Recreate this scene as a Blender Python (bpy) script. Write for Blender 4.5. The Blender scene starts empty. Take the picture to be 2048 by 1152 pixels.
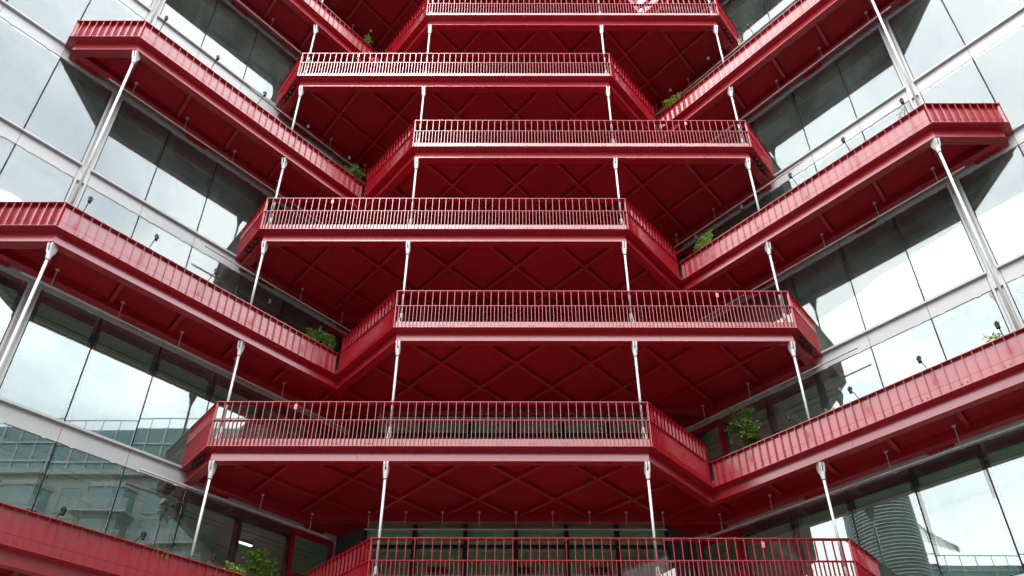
import bpy, math, random
from mathutils import Vector, Matrix
R = math.radians
scene = bpy.context.scene
COL = scene.collection

# ------------------------------------------------------------------ camera
cam_d = bpy.data.cameras.new('camera')
cam_d.sensor_width = 36.0
cam_d.lens = 24.762
cam_d.shift_y = 0.2266
cam_d.clip_start = 0.1
cam_d.clip_end = 2000
cam = bpy.data.objects.new('camera', cam_d)
COL.objects.link(cam)
cam.matrix_world = (Matrix.Translation((-0.128, -16.805, 1.6)) @ Matrix.Rotation(R(0.011), 4, 'Z')
                    @ Matrix.Rotation(R(90 + 27.91), 4, 'X') @ Matrix.Rotation(R(0.075), 4, 'Z'))
scene.camera = cam

# ------------------------------------------------------------------ sky, sun, exposure
SUN_EL, SUN_AZ = 58.0, 200.0          # azimuth in the plan, clockwise from +y
world = bpy.data.worlds.new('World')
scene.world = world
world.use_nodes = True
nt = world.node_tree
for n in list(nt.nodes):
    nt.nodes.remove(n)
def wn(t, **kw):
    n = nt.nodes.new(t)
    for k, v in kw.items():
        setattr(n, k, v)
    return n
sky = wn('ShaderNodeTexSky', sky_type='NISHITA')
sky.sun_disc = False
sky.sun_elevation = R(SUN_EL)
sky.sun_rotation = R(SUN_AZ)
sky.air_density = 1.2
sky.dust_density = 3.0
bg_sky = wn('ShaderNodeBackground')
bg_sky.inputs['Strength'].default_value = 0.14
nt.links.new(sky.outputs[0], bg_sky.inputs['Color'])
tc = wn('ShaderNodeTexCoord')
mp = wn('ShaderNodeMapping')
mp.inputs['Scale'].default_value = (1.0, 1.0, 1.9)
mp.inputs['Location'].default_value = (1.3, 0.2, 0.6)
nt.links.new(tc.outputs['Generated'], mp.inputs['Vector'])
nz = wn('ShaderNodeTexNoise')
nz.inputs['Scale'].default_value = 3.6
nz.inputs['Detail'].default_value = 7
nz.inputs['Roughness'].default_value = 0.52
nz.inputs['Distortion'].default_value = 0.35
nt.links.new(mp.outputs[0], nz.inputs['Vector'])
cr = wn('ShaderNodeValToRGB')
cr.color_ramp.elements[0].position = 0.36
cr.color_ramp.elements[0].color = (0.78, 0.83, 0.89, 1)
cr.color_ramp.elements[1].position = 0.66
cr.color_ramp.elements[1].color = (0.99, 0.99, 1.0, 1)
ce = cr.color_ramp.elements.new(0.50)
ce.color = (0.87, 0.90, 0.93, 1)
nt.links.new(nz.outputs['Fac'], cr.inputs['Fac'])
bg_cl = wn('ShaderNodeBackground')
bg_cl.inputs['Strength'].default_value = 4.0
nt.links.new(cr.outputs[0], bg_cl.inputs['Color'])
cv = wn('ShaderNodeValToRGB')                 # cloud cover: a few thin places where blue shows
cv.color_ramp.elements[0].position = 0.25
cv.color_ramp.elements[0].color = (0.55, 0.55, 0.55, 1)
cv.color_ramp.elements[1].position = 0.5
cv.color_ramp.elements[1].color = (0.97, 0.97, 0.97, 1)
nt.links.new(nz.outputs['Fac'], cv.inputs['Fac'])
mix = wn('ShaderNodeMixShader')
nt.links.new(cv.outputs[0], mix.inputs[0])
nt.links.new(bg_sky.outputs[0], mix.inputs[1])
nt.links.new(bg_cl.outputs[0], mix.inputs[2])
wo = wn('ShaderNodeOutputWorld')
nt.links.new(mix.outputs[0], wo.inputs['Surface'])

sun_d = bpy.data.lights.new('sun', 'SUN')
sun_d.energy = 1.3
sun_d.angle = R(14)
sun_d.color = (1.0, 0.97, 0.93)
sun = bpy.data.objects.new('sun', sun_d)
COL.objects.link(sun)
az = R(SUN_AZ)
sdir = Vector((math.sin(az) * math.cos(R(SUN_EL)), math.cos(az) * math.cos(R(SUN_EL)), math.sin(R(SUN_EL))))
sun.rotation_euler = sdir.to_track_quat('Z', 'Y').to_euler()
sun.location = (0, -20, 60)

scene.view_settings.view_transform = 'Standard'
scene.view_settings.look = 'None'
scene.view_settings.exposure = 0.52
scene.view_settings.gamma = 1.0
scene.view_settings.use_curve_mapping = False
scene.cycles.max_bounces = 10
scene.cycles.diffuse_bounces = 5
scene.cycles.glossy_bounces = 5
scene.cycles.transparent_max_bounces = 16
scene.cycles.caustics_reflective = False
scene.cycles.caustics_refractive = False
scene.cycles.use_denoising = True

# ------------------------------------------------------------------ materials
def mat(name, col, rough=0.5, metal=0.0, spec=0.5, var=0.0, scale=3.0, stretch=(1, 1, 1), bump=0.0, bscale=30.0, coat=0.0, rvar=0.0):
    m = bpy.data.materials.new(name)
    m.use_nodes = True
    t = m.node_tree
    b = t.nodes['Principled BSDF']
    b.inputs['Base Color'].default_value = (*col, 1)
    b.inputs['Roughness'].default_value = rough
    b.inputs['Metallic'].default_value = metal
    b.inputs['Specular IOR Level'].default_value = spec
    if coat:
        b.inputs['Coat Weight'].default_value = coat
        b.inputs['Coat Roughness'].default_value = 0.25
    if var or bump or rvar:
        g = t.nodes.new('ShaderNodeNewGeometry')
        mpn = t.nodes.new('ShaderNodeMapping')
        mpn.inputs['Scale'].default_value = stretch
        t.links.new(g.outputs['Position'], mpn.inputs['Vector'])
    if var or rvar:
        n = t.nodes.new('ShaderNodeTexNoise')
        n.inputs['Scale'].default_value = scale
        n.inputs['Detail'].default_value = 6
        n.inputs['Roughness'].default_value = 0.6
        t.links.new(mpn.outputs[0], n.inputs['Vector'])
        rmp = t.nodes.new('ShaderNodeMapRange')
        rmp.inputs['From Min'].default_value = 0.3
        rmp.inputs['From Max'].default_value = 0.7
        rmp.inputs['To Min'].default_value = 1 - var
        rmp.inputs['To Max'].default_value = 1 + var
        t.links.new(n.outputs['Fac'], rmp.inputs['Value'])
        vm = t.nodes.new('ShaderNodeVectorMath')
        vm.operation = 'SCALE'
        vm.inputs[0].default_value = col
        t.links.new(rmp.outputs[0], vm.inputs['Scale'])
        oi = t.nodes.new('ShaderNodeObjectInfo')
        r3 = t.nodes.new('ShaderNodeMapRange')
        r3.inputs['To Min'].default_value = 1 - var * 0.6
        r3.inputs['To Max'].default_value = 1 + var * 0.6
        t.links.new(oi.outputs['Random'], r3.inputs['Value'])
        vm2 = t.nodes.new('ShaderNodeVectorMath')
        vm2.operation = 'SCALE'
        t.links.new(vm.outputs[0], vm2.inputs[0])
        t.links.new(r3.outputs[0], vm2.inputs['Scale'])
        t.links.new(vm2.outputs[0], b.inputs['Base Color'])
        if rvar:
            r2 = t.nodes.new('ShaderNodeMapRange')
            r2.inputs['From Min'].default_value = 0.3
            r2.inputs['From Max'].default_value = 0.7
            r2.inputs['To Min'].default_value = rough - rvar
            r2.inputs['To Max'].default_value = rough + rvar
            t.links.new(n.outputs['Fac'], r2.inputs['Value'])
            t.links.new(r2.outputs[0], b.inputs['Roughness'])
    if bump:
        n2 = t.nodes.new('ShaderNodeTexNoise')
        n2.inputs['Scale'].default_value = bscale
        n2.inputs['Detail'].default_value = 4
        t.links.new(mpn.outputs[0], n2.inputs['Vector'])
        bp = t.nodes.new('ShaderNodeBump')
        bp.inputs['Strength'].default_value = bump
        bp.inputs['Distance'].default_value = 0.02
        t.links.new(n2.outputs['Fac'], bp.inputs['Height'])
        t.links.new(bp.outputs[0], b.inputs['Normal'])
    return m

RED = (0.335, 0.0070, 0.0155)
M_red = mat('red_paint', RED, 0.25, 0, 0.72, var=0.05, scale=1.3, stretch=(1, 1, 0.25))
M_red.node_tree.nodes['Principled BSDF'].inputs['IOR'].default_value = 1.60
M_red_shaded = mat('red_paint_shaded', (0.30, 0.0110, 0.0190), 0.5, 0, 0.25, var=0.14, scale=0.7, rvar=0.05)  # same red paint, with the shade under the balconies put into its colour
M_rib = mat('red_paint_ribs', RED, 0.38, 0, 0.9, var=0.12, scale=0.9, rvar=0.05)
M_grey = mat('grey_metal_cladding', (0.42, 0.415, 0.405), 0.40, 0.0, 0.5, var=0.05, scale=0.8, stretch=(1, 1, 0.5), bump=0.02, bscale=1.5)
M_white = mat('white_paint', (0.62, 0.62, 0.61), 0.35, 0, 0.5, var=0.04, scale=5)
M_pipe = mat('galvanised_pipe', (0.52, 0.49, 0.47), 0.45, 0.1, 0.5, var=0.1, scale=8)
M_black = mat('black_metal', (0.012, 0.012, 0.013), 0.6, 0, 0.25, var=0.1, scale=9)
M_dark = mat('dark_grey_panel', (0.06, 0.06, 0.06), 0.5, 0, 0.4, var=0.1, scale=2)
M_ceil = mat('interior_ceiling', (0.86, 0.90, 0.84), 0.8, 0, 0.2, var=0.08, scale=0.6)
M_floor = mat('interior_carpet', (0.58, 0.58, 0.55), 0.9, 0, 0.1, var=0.15, scale=4)
M_iwall = mat('interior_wall', (0.75, 0.78, 0.73), 0.8, 0, 0.2, var=0.1, scale=0.8)
M_bolt = mat('dark_bolt', (0.10, 0.008, 0.012), 0.4, 0.3, 0.5, var=0.1, scale=9)
M_soil = mat('planter_soil', (0.05, 0.035, 0.022), 0.95, 0, 0.1, var=0.3, scale=20, bump=0.5)
M_stone = mat('pale_stone', (0.31, 0.315, 0.295), 0.8, 0, 0.3, var=0.12, scale=1.5, bump=0.1, bscale=6)
M_conc = mat('paving', (0.24, 0.235, 0.225), 0.8, 0, 0.3, var=0.12, scale=0.8, bump=0.1)
M_asph = mat('asphalt', (0.05, 0.05, 0.052), 0.85, 0, 0.3, var=0.2, scale=6, bump=0.2, bscale=60)
M_paint = mat('road_paint', (0.75, 0.74, 0.70), 0.6, 0, 0.3, var=0.1, scale=6)
M_teal = mat('tinted_curtain_glass', (0.10, 0.19, 0.21), 0.10, 0.0, 0.6, var=0.25, scale=0.35, stretch=(1, 1, 2))
M_steel = mat('grey_steel', (0.38, 0.41, 0.42), 0.4, 0.2, 0.5, var=0.1, scale=3)
M_stem = mat('shrub_stem', (0.13, 0.085, 0.05), 0.8, 0, 0.2, var=0.2, scale=30)

def leaf_mat(name, col):
    m = mat(name, col, 0.42, 0, 0.5, var=0.45, scale=9)
    t = m.node_tree
    b = t.nodes['Principled BSDF']
    tr = t.nodes.new('ShaderNodeBsdfTranslucent')
    tr.inputs['Color'].default_value = (col[0] * 2.2, col[1] * 2.0, col[2] * 0.9, 1)
    mx = t.nodes.new('ShaderNodeMixShader')
    mx.inputs[0].default_value = 0.32
    t.links.new(b.outputs[0], mx.inputs[1])
    t.links.new(tr.outputs[0], mx.inputs[2])
    t.links.new(mx.outputs[0], t.nodes['Material Output'].inputs['Surface'])
    return m
M_leaf = leaf_mat('dark_green_leaf', (0.085, 0.165, 0.028))
M_leaf2 = leaf_mat('light_green_leaf', (0.17, 0.28, 0.045))
M_leaf3 = leaf_mat('grey_green_leaf', (0.14, 0.18, 0.10))

def glass_mat(name, refl, tint, streaks=0.10):
    """Coated facade glass: part mirror, part tinted view through, with rain-dried streaks of dust."""
    m = bpy.data.materials.new(name)
    m.use_nodes = True
    t = m.node_tree
    for n in list(t.nodes):
        t.nodes.remove(n)
    out = t.nodes.new('ShaderNodeOutputMaterial')
    tr = t.nodes.new('ShaderNodeBsdfTransparent')
    tr.inputs['Color'].default_value = (*tint, 1)
    gl = t.nodes.new('ShaderNodeBsdfGlossy')
    gl.inputs['Roughness'].default_value = 0.004
    gl.inputs['Color'].default_value = (0.98, 0.985, 1.0, 1)
    g = t.nodes.new('ShaderNodeNewGeometry')
    n1 = t.nodes.new('ShaderNodeTexNoise')           # roller-wave distortion of the panes
    n1.inputs['Scale'].default_value = 0.55
    n1.inputs['Detail'].default_value = 1
    t.links.new(g.outputs['Position'], n1.inputs['Vector'])
    bp = t.nodes.new('ShaderNodeBump')
    bp.inputs['Strength'].default_value = 0.10
    bp.inputs['Distance'].default_value = 0.010
    t.links.new(n1.outputs['Fac'], bp.inputs['Height'])
    t.links.new(bp.outputs[0], gl.inputs['Normal'])
    fr = t.nodes.new('ShaderNodeFresnel')
    fr.inputs['IOR'].default_value = 1.5
    ma = t.nodes.new('ShaderNodeMath')
    ma.operation = 'MULTIPLY_ADD'
    ma.inputs[1].default_value = 0.9
    ma.inputs[2].default_value = refl
    ma.use_clamp = True
    t.links.new(fr.outputs[0], ma.inputs[0])
    mx = t.nodes.new('ShaderNodeMixShader')
    t.links.new(ma.outputs[0], mx.inputs[0])
    t.links.new(tr.outputs[0], mx.inputs[1])
    t.links.new(gl.outputs[0], mx.inputs[2])
    mp1 = t.nodes.new('ShaderNodeMapping')
    mp1.inputs['Scale'].default_value = (26, 26, 0.55)
    t.links.new(g.outputs['Position'], mp1.inputs['Vector'])
    n2 = t.nodes.new('ShaderNodeTexNoise')
    n2.inputs['Scale'].default_value = 1.6
    n2.inputs['Detail'].default_value = 8
    n2.inputs['Roughness'].default_value = 0.7
    t.links.new(mp1.outputs[0], n2.inputs['Vector'])
    n3 = t.nodes.new('ShaderNodeTexNoise')
    n3.inputs['Scale'].default_value = 0.7
    t.links.new(g.outputs['Position'], n3.inputs['Vector'])
    r1 = t.nodes.new('ShaderNodeMapRange')
    r1.inputs['From Min'].default_value = 0.50
    r1.inputs['From Max'].default_value = 0.80
    r1.inputs['To Min'].default_value = streaks * 0.30
    r1.inputs['To Max'].default_value = streaks * 1.7
    t.links.new(n2.outputs['Fac'], r1.inputs['Value'])
    r2 = t.nodes.new('ShaderNodeMapRange')
    r2.inputs['From Min'].default_value = 0.35
    r2.inputs['From Max'].default_value = 0.65
    r2.inputs['To Min'].default_value = 0.45
    t.links.new(n3.outputs['Fac'], r2.inputs['Value'])
    mm = t.nodes.new('ShaderNodeMath')
    mm.operation = 'MULTIPLY'
    t.links.new(r1.outputs[0], mm.inputs[0])
    t.links.new(r2.outputs[0], mm.inputs[1])
    df = t.nodes.new('ShaderNodeBsdfDiffuse')
    df.inputs['Color'].default_value = (0.58, 0.66, 0.62, 1)
    mx2 = t.nodes.new('ShaderNodeMixShader')
    t.links.new(mm.outputs[0], mx2.inputs[0])
    t.links.new(mx.outputs[0], mx2.inputs[1])
    t.links.new(df.outputs[0], mx2.inputs[2])
    t.links.new(mx2.outputs[0], out.inputs['Surface'])
    return m
M_glass = glass_mat('coated_glass', 0.078, (0.88, 0.985, 0.915))
M_glass_c = glass_mat('clear_glass', 0.05, (0.80, 0.96, 0.84), 0.05)

# ------------------------------------------------------------------ mesh helpers
class MB:
    def __init__(s):
        s.v, s.f = [], []
    def prism(s, poly, z0, z1):
        a = sum(poly[i][0] * poly[(i + 1) % len(poly)][1] - poly[(i + 1) % len(poly)][0] * poly[i][1] for i in range(len(poly)))
        if a < 0:
            poly = poly[::-1]
        n, o = len(poly), len(s.v)
        s.v += [(x, y, z0) for x, y in poly] + [(x, y, z1) for x, y in poly]
        s.f.append(tuple(o + i for i in reversed(range(n))))
        s.f.append(tuple(o + n + i for i in range(n)))
        for i in range(n):
            j = (i + 1) % n
            s.f.append((o + i, o + j, o + n + j, o + n + i))
        return s
    def box(s, x0, x1, y0, y1, z0, z1):
        return s.prism([(x0, y0), (x1, y0), (x1, y1), (x0, y1)], z0, z1)
    def bar(s, p, q, w0, w1, z0, z1):
        d = Vector((q[0] - p[0], q[1] - p[1])).normalized()
        n = Vector((-d.y, d.x))
        return s.prism([(p[0] + n.x * w0, p[1] + n.y * w0), (q[0] + n.x * w0, q[1] + n.y * w0),
                        (q[0] + n.x * w1, q[1] + n.y * w1), (p[0] + n.x * w1, p[1] + n.y * w1)], z0, z1)
    def loft(s, rings):
        """rings: lists of equal numbers of 3-D points; closed tube with caps"""
        n, o = len(rings[0]), len(s.v)
        for r in rings:
            s.v += [tuple(p) for p in r]
        for k in range(len(rings) - 1):
            for i in range(n):
                j = (i + 1) % n
                s.f.append((o + k * n + i, o + k * n + j, o + (k + 1) * n + j, o + (k + 1) * n + i))
        s.f.append(tuple(o + i for i in reversed(range(n))))
        s.f.append(tuple(o + (len(rings) - 1) * n + i for i in range(n)))
        return s
    def tube(s, pts, rad, n=10):
        pts = [Vector(p) for p in pts]
        if not isinstance(rad, (list, tuple)):
            rad = [rad] * len(pts)
        rings = []
        for k, p in enumerate(pts):
            d = (pts[min(k + 1, len(pts) - 1)] - pts[max(k - 1, 0)]).normalized()
            up = Vector((0, 0, 1)) if abs(d.z) < 0.9 else Vector((1, 0, 0))
            a = d.cross(up).normalized()
            b = d.cross(a).normalized()
            rings.append([p + (a * math.cos(2 * math.pi * i / n) + b * math.sin(2 * math.pi * i / n)) * rad[k] for i in range(n)])
        return s.loft([r[::-1] for r in rings])
    def mirror(s):
        m = MB()
        m.v = [(-x, y, z) for x, y, z in s.v]
        m.f = [tuple(reversed(f)) for f in s.f]
        return m
    def mesh(s, name, material, smooth=False, bevel=0):
        me = bpy.data.meshes.new(name)
        me.from_pydata(s.v, [], s.f)
        me.materials.append(material)
        if smooth:
            for p in me.polygons:
                p.use_smooth = True
        me.update()
        return me
def put(name, me, parent=None, loc=(0, 0, 0), rz=0.0):
    o = bpy.data.objects.new(name, me)
    COL.objects.link(o)
    if parent is not None:
        o.parent = parent
    o.location = loc
    if rz:
        o.rotation_euler = (0, 0, rz)
    return o
def tag(o, label=None, cat=None, group=None, kind=None):
    if label: o['label'] = label
    if cat: o['category'] = cat
    if group: o['group'] = group
    if kind: o['kind'] = kind
    return o
def thing(name, label, cat, loc=(0, 0, 0), rz=0.0, group=None):
    return tag(put(name, None, None, loc, rz), label, cat, group)

# ------------------------------------------------------------------ plan of the place
TH = R(45.0)
CT, ST, TT = math.cos(TH), math.sin(TH), math.tan(TH)
H = 4.5006
KY, KS = 0.7853, 0.8737       # plan depth and along-facade units
def zp(L): return 8.391 + H * (L - 1)          # underside of the edge plate of balcony L
def fx(y, off=0.0): return 10.2 + (1.327 - y) / TT - off / ST    # |x| of the wing facades at depth y
S_END = 13.66 * KS
ZCAP, ZRAIL, ZMID = 0.936, 1.578, 0.923
# outline of an odd balcony (an even one is its mirror image)
P = [(-15.015, -4.43), (-14.66, -4.88), (-12.37, -4.88), (-6.21, 2.948), (-3.89, 0.0), (8.867, 0.0), (10.198, 1.692)]
P = [(x, y * KY) for x, y in P]

def isect(p, d, q, e):
    det = d[0] * (-e[1]) + e[0] * d[1]
    t = ((q[0] - p[0]) * (-e[1]) + e[0] * (q[1] - p[1])) / det
    return (p[0] + d[0] * t, p[1] + d[1] * t)
def offs(b, wall=0.0):
    """outline moved inwards by b; its ends cut by the facade lines moved out by wall"""
    L = []
    for i in range(6):
        d = ((P[i + 1][0] - P[i][0]), (P[i + 1][1] - P[i][1]))
        l = math.hypot(*d)
        d = (d[0] / l, d[1] / l)
        n = (-d[1], d[0])
        L.append(((P[i][0] + n[0] * b, P[i][1] + n[1] * b), d))
    lf = ((-fx(0, wall), 0.0), (-CT, -ST))
    rf = ((fx(0, wall), 0.0), (CT, -ST))
    r = [isect(*L[0], *lf)]
    for i in range(5):
        r.append(isect(*L[i], *L[i + 1]))
    r.append(isect(*L[5], *rf))
    return r
def strip(b0, b1, i, wall=0.005):
    a, c = offs(b0, wall), offs(b1, wall)
    return [a[i], a[i + 1], c[i + 1], c[i]]

def inside(p, poly):
    c = False
    for i in range(len(poly)):
        a, b = poly[i], poly[(i + 1) % len(poly)]
        if (a[1] > p[1]) != (b[1] > p[1]) and p[0] < (b[0] - a[0]) * (p[1] - a[1]) / (b[1] - a[1]) + a[0]:
            c = not c
    return c
def clip_line(p, q, poly):
    ts = [0.0, 1.0]
    d = (q[0] - p[0], q[1] - p[1])
    for i in range(len(poly)):
        a, b = poly[i], poly[(i + 1) % len(poly)]
        e = (b[0] - a[0], b[1] - a[1])
        den = d[0] * e[1] - d[1] * e[0]
        if abs(den) < 1e-9:
            continue
        t = ((a[0] - p[0]) * e[1] - (a[1] - p[1]) * e[0]) / den
        u = ((a[0] - p[0]) * d[1] - (a[1] - p[1]) * d[0]) / den
        if 0 < t < 1 and 0 <= u <= 1:
            ts.append(t)
    ts.sort()
    out = []
    for a, b in zip(ts, ts[1:]):
        if b - a > 1e-4:
            m = (p[0] + d[0] * (a + b) / 2, p[1] + d[1] * (a + b) / 2)
            if inside(m, poly):
                out.append(((p[0] + d[0] * a, p[1] + d[1] * a), (p[0] + d[0] * b, p[1] + d[1] * b)))
    return out
def clip_poly(subj, conv):
    """Sutherland-Hodgman: subject polygon against a convex counter-clockwise polygon"""
    out = list(subj)
    for i in range(len(conv)):
        a, b = conv[i], conv[(i + 1) % len(conv)]
        src, out = out, []
        if not src:
            break
        side = lambda p: (b[0] - a[0]) * (p[1] - a[1]) - (b[1] - a[1]) * (p[0] - a[0])
        for k in range(len(src)):
            p, q = src[k], src[(k + 1) % len(src)]
            sp, sq = side(p), side(q)
            if sp >= 0:
                out.append(p)
            if (sp >= 0) != (sq >= 0):
                t = sp / (sp - sq)
                out.append((p[0] + (q[0] - p[0]) * t, p[1] + (q[1] - p[1]) * t))
    cl = []
    for p in out:
        if not cl or math.hypot(p[0] - cl[-1][0], p[1] - cl[-1][1]) > 1e-3:
            cl.append(p)
    if len(cl) > 2 and math.hypot(cl[0][0] - cl[-1][0], cl[0][1] - cl[-1][1]) < 1e-3:
        cl.pop()
    return cl
def area(p):
    return abs(sum(p[i][0] * p[(i + 1) % len(p)][1] - p[(i + 1) % len(p)][0] * p[i][1] for i in range(len(p)))) / 2

# ------------------------------------------------------------------ ground
g = MB().box(-600, 600, -600, 600, -0.5, 0.0)
tag(put('ground', g.mesh('ground', M_conc)), kind='structure')
r_ = MB().box(-33, 22, -40.0, -29.0, 0.004, 0.008)
tag(put('road', r_.mesh('road', M_asph)), kind='structure')
ln = MB()
for k in range(-5, 4):
    ln.box(k * 6.0 - 1.2, k * 6.0 + 1.2, -34.56, -34.44, 0.012, 0.016)
tag(put('road_markings', ln.mesh('road_markings', M_paint)), kind='structure')
for y in (-28.85, -40.15):
    kb = MB().box(-33, 22, y - 0.15, y + 0.15, 0.0, 0.13)
    tag(put('kerb', kb.mesh('kerb', M_stone)), kind='structure')
# paving slabs in front of the building, laid as separate slabs as one joined sheet
pv = MB()
for i in range(-20, 20):
    for j in range(-22, 6):
        pv.box(i * 0.9 + 0.004, i * 0.9 + 0.896, j * 0.9 - 8.004, j * 0.9 - 7.112, 0.01, 0.03 + 0.003 * ((i * 7 + j * 13) % 3))
tag(put('pavement', pv.mesh('pavement', M_conc)), kind='structure')

# ------------------------------------------------------------------ glass wings
BAYS = [(a * KS, b * KS) for a, b in [(-4.48, -2.44), (-2.44, -0.40), (-0.40, 1.64), (1.64, 3.66), (3.66, 5.50), (5.90, 7.74), (7.74, 9.78), (9.78, 11.82), (11.82, 13.66)]]
LEVELS = range(0, 9)
prng = random.Random(7)
def wing(side, label):
    sg = 1 if side < 0 else -1             # local x = s * sg, local y = outwards
    root = thing('glass_facade', label, 'facade', (side * 10.2, 1.327, 0), (math.pi + TH) if side < 0 else (math.pi - TH),
                 'glass wings of the office building')
    def bx(mb, s0, s1, y0, y1, z0, z1):
        a, b = sorted((s0 * sg, s1 * sg))
        mb.box(a, b, y0, y1, z0, z1)
    cache = {}
    def part(name, key, m, fn, parent, loc):
        k = (name,) + tuple(key)
        if k not in cache:
            mb = MB()
            fn(mb)
            cache[k] = mb.mesh(name, m)
        return put(name, cache[k], parent, loc)
    for L in LEVELS:
        zb = zp(L)
        z_lo, z_hi = 0.155, H - 0.514
        for s0, s1 in BAYS:
            w = round(s1 - s0, 3)
            sc = (s0 + s1) / 2 * sg
            def frame(mb):
                h = w / 2
                mb.box(-h + 0.004, -h + 0.10, -0.20, -0.027, z_lo, z_hi)
                mb.box(h - 0.10, h - 0.004, -0.20, -0.027, z_lo, z_hi)
                mb.box(-h + 0.105, h - 0.105, -0.22, -0.03, z_hi - 0.30, z_hi)
                mb.box(-h + 0.105, h - 0.105, -0.12, -0.03, z_lo, z_lo + 0.05)
            fr = part('window', (w,), M_black, frame, root, (sc, 0, zb))
            pn = part('pane', (w,), M_glass, lambda mb: mb.box(-w / 2 + 0.020, w / 2 - 0.020, -0.022, -0.010, z_lo + 0.012, z_hi - 0.012), fr, (0, 0, 0))
            pn.rotation_euler = (R(prng.gauss(0, 0.06)), 0, R(prng.gauss(0, 0.10)))
            part('spandrel_panel', (w,), M_grey, lambda mb: mb.box(-w / 2 + 0.006, w / 2 - 0.006, -0.06, 0.0, -0.505, 0.045), root, (sc, 0, zb))
            e0 = 0.05 if abs(s0 - 5.90 * KS) < 0.01 else 0.0
            e1 = 0.05 if abs(s1 - 5.50 * KS) < 0.01 else 0.0
            def ledge(mb):
                a, b = sorted(((-w / 2 + 0.004 - e0) * sg, (w / 2 - 0.004 + e1) * sg))
                mb.prism([(a, -0.06), (b, -0.06), (b, 0.10), (a, 0.10)], 0.05, 0.125)
                mb.box(a, b, -0.06, -0.025, 0.125, 0.15)
            part('sill_ledge', (w, e0, e1), M_grey, ledge, root, (sc, 0, zb))
            if w > 1.5:
                for q in (-0.3, 0.3):
                    part('window_clip', (), M_white, lambda mb: mb.box(-0.05, 0.05, -0.008, 0.006, -0.528, -0.508), root, (sc + q * w, 0, zb))
        # column casing between the bays
        sc = 5.70 * KS * sg
        part('column_casing', (), M_grey, lambda mb: mb.box(-0.102, 0.102, -0.20, -0.075, -0.505 + H, -0.505 + 0.003), root, (sc, 0, zb))
        part('column_trim', (), M_grey, lambda mb: mb.box(-0.170, -0.106, -0.20, 0.012, 0.16, H - 0.508), root, (sc, 0, zb))
        part('column_trim', (1,), M_grey, lambda mb: mb.box(0.106, 0.170, -0.20, 0.012, 0.16, H - 0.508), root, (sc, 0, zb))
        part('spandrel_panel', ('c',), M_grey, lambda mb: mb.box(-0.169, 0.169, -0.06, -0.003, -0.505, 0.152), root, (sc, 0, zb))
        # red door bay next to the inner corner
        dc = -5.39 * KS * sg
        def dframe(mb):
            h = 0.786
            mb.box(-h, -h + 0.14, -0.16, -0.01, 0.05, H - 0.514)
            mb.box(h - 0.14, h, -0.16, -0.01, 0.05, H - 0.514)
            mb.box(-h + 0.145, h - 0.145, -0.16, -0.01, H - 0.674, H - 0.514)
            mb.box(-h + 0.145, h - 0.145, -0.16, -0.008, 2.28, 2.46)
        d = part('door_frame', (), M_red, dframe, root, (dc, 0, zb))
        def dleaf(mb):
            h = 0.63
            mb.box(-h, -h + 0.14, -0.12, -0.03, 0.06, 2.27)
            mb.box(h - 0.14, h, -0.12, -0.03, 0.06, 2.27)
            mb.box(-h + 0.145, h - 0.145, -0.12, -0.03, 2.10, 2.27)
            mb.box(-h + 0.145, h - 0.145, -0.12, -0.03, 0.06, 0.30)
        part('door_leaf', (), M_red, dleaf, d, (0, 0, 0))
        part('pane', ('dt',), M_glass_c, lambda mb: mb.box(-0.635, 0.635, -0.10, -0.09, 2.46, H - 0.674), d, (0, 0, 0))
        part('pane', ('dl',), M_glass_c, lambda mb: mb.box(-0.485, 0.485, -0.08, -0.07, 0.30, 2.10), d, (0, 0, 0))
        part('handle', (), M_pipe, lambda mb: mb.tube([(0.55 * sg, 0.05, 0.95), (0.55 * sg, 0.05, 1.45)], 0.018, 8), d, (0, 0, 0))
        part('spandrel_panel', ('d',), M_grey, lambda mb: mb.box(-0.786, 0.786, -0.06, 0.0, -0.505, 0.045), root, (dc, 0, zb))
        part('corner_post', (), M_grey, lambda mb: mb.box(-0.07, 0.07, -0.25, 0.0, -0.505, H - 0.46), root, (-6.375 * KS * sg, 0, zb))
        # floor structure and room behind the glass
        def slab(mb):
            bx(mb, -5.42, S_END - 0.05, -6.5, -0.24, -0.73, 0.02)
        part('floor_slab', (), M_ceil, slab, root, (0, 0, zb))
        def slot(mb):
            for y in (-0.95, -1.30, -2.6):
                bx(mb, -5.33, S_END - 0.1, y - 0.012, y + 0.012, -0.740, -0.7315)
        part('ceiling_slot', (), M_black, slot, root, (0, 0, zb))
        def beam(mb):
            for s in (1.64 * KS, 5.70 * KS, -2.44 * KS):
                bx(mb, s - 0.12, s + 0.12, -6.3, -0.5, -1.01, -0.735)
        part('ceiling_beam', (), M_ceil, beam, root, (0, 0, zb))
        part('carpet', (), M_floor, lambda mb: bx(mb, -5.42, S_END - 0.06, -6.45, -0.25, 0.024, 0.05), root, (0, 0, zb))
        part('room_wall', (), M_iwall, lambda mb: (bx(mb, -5.42, S_END - 0.06, -6.6, -6.51, 0.0, H), bx(mb, -5.60, -5.43, -6.6, -0.27, 0.0, H - 0.003)), root, (0, 0, zb))
    def endwall(mb):
        bx(mb, S_END, S_END + 0.30, -7.0, 0.02, 0.0, zp(9) + 0.8)
        bx(mb, -5.42, S_END - 0.01, -7.0, -6.62, 0.0, zp(9) + 0.8)
    part('end_wall', (), M_grey, endwall, root, (0, 0, 0))
    part('roof', (), M_grey, lambda mb: bx(mb, -5.42, S_END - 0.01, -6.6, 0.0, zp(9) - 0.45, zp(9) + 0.6), root, (0, 0, 0))
    part('plinth', (), M_grey, lambda mb: bx(mb, -5.58, S_END - 0.01, -0.3, -0.01, 0.0, zp(0) - 0.46), root, (0, 0, 0))
    return root
wing(-1, 'left glass wing of the office building with grey spandrel bands and large mirrored panes')
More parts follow.
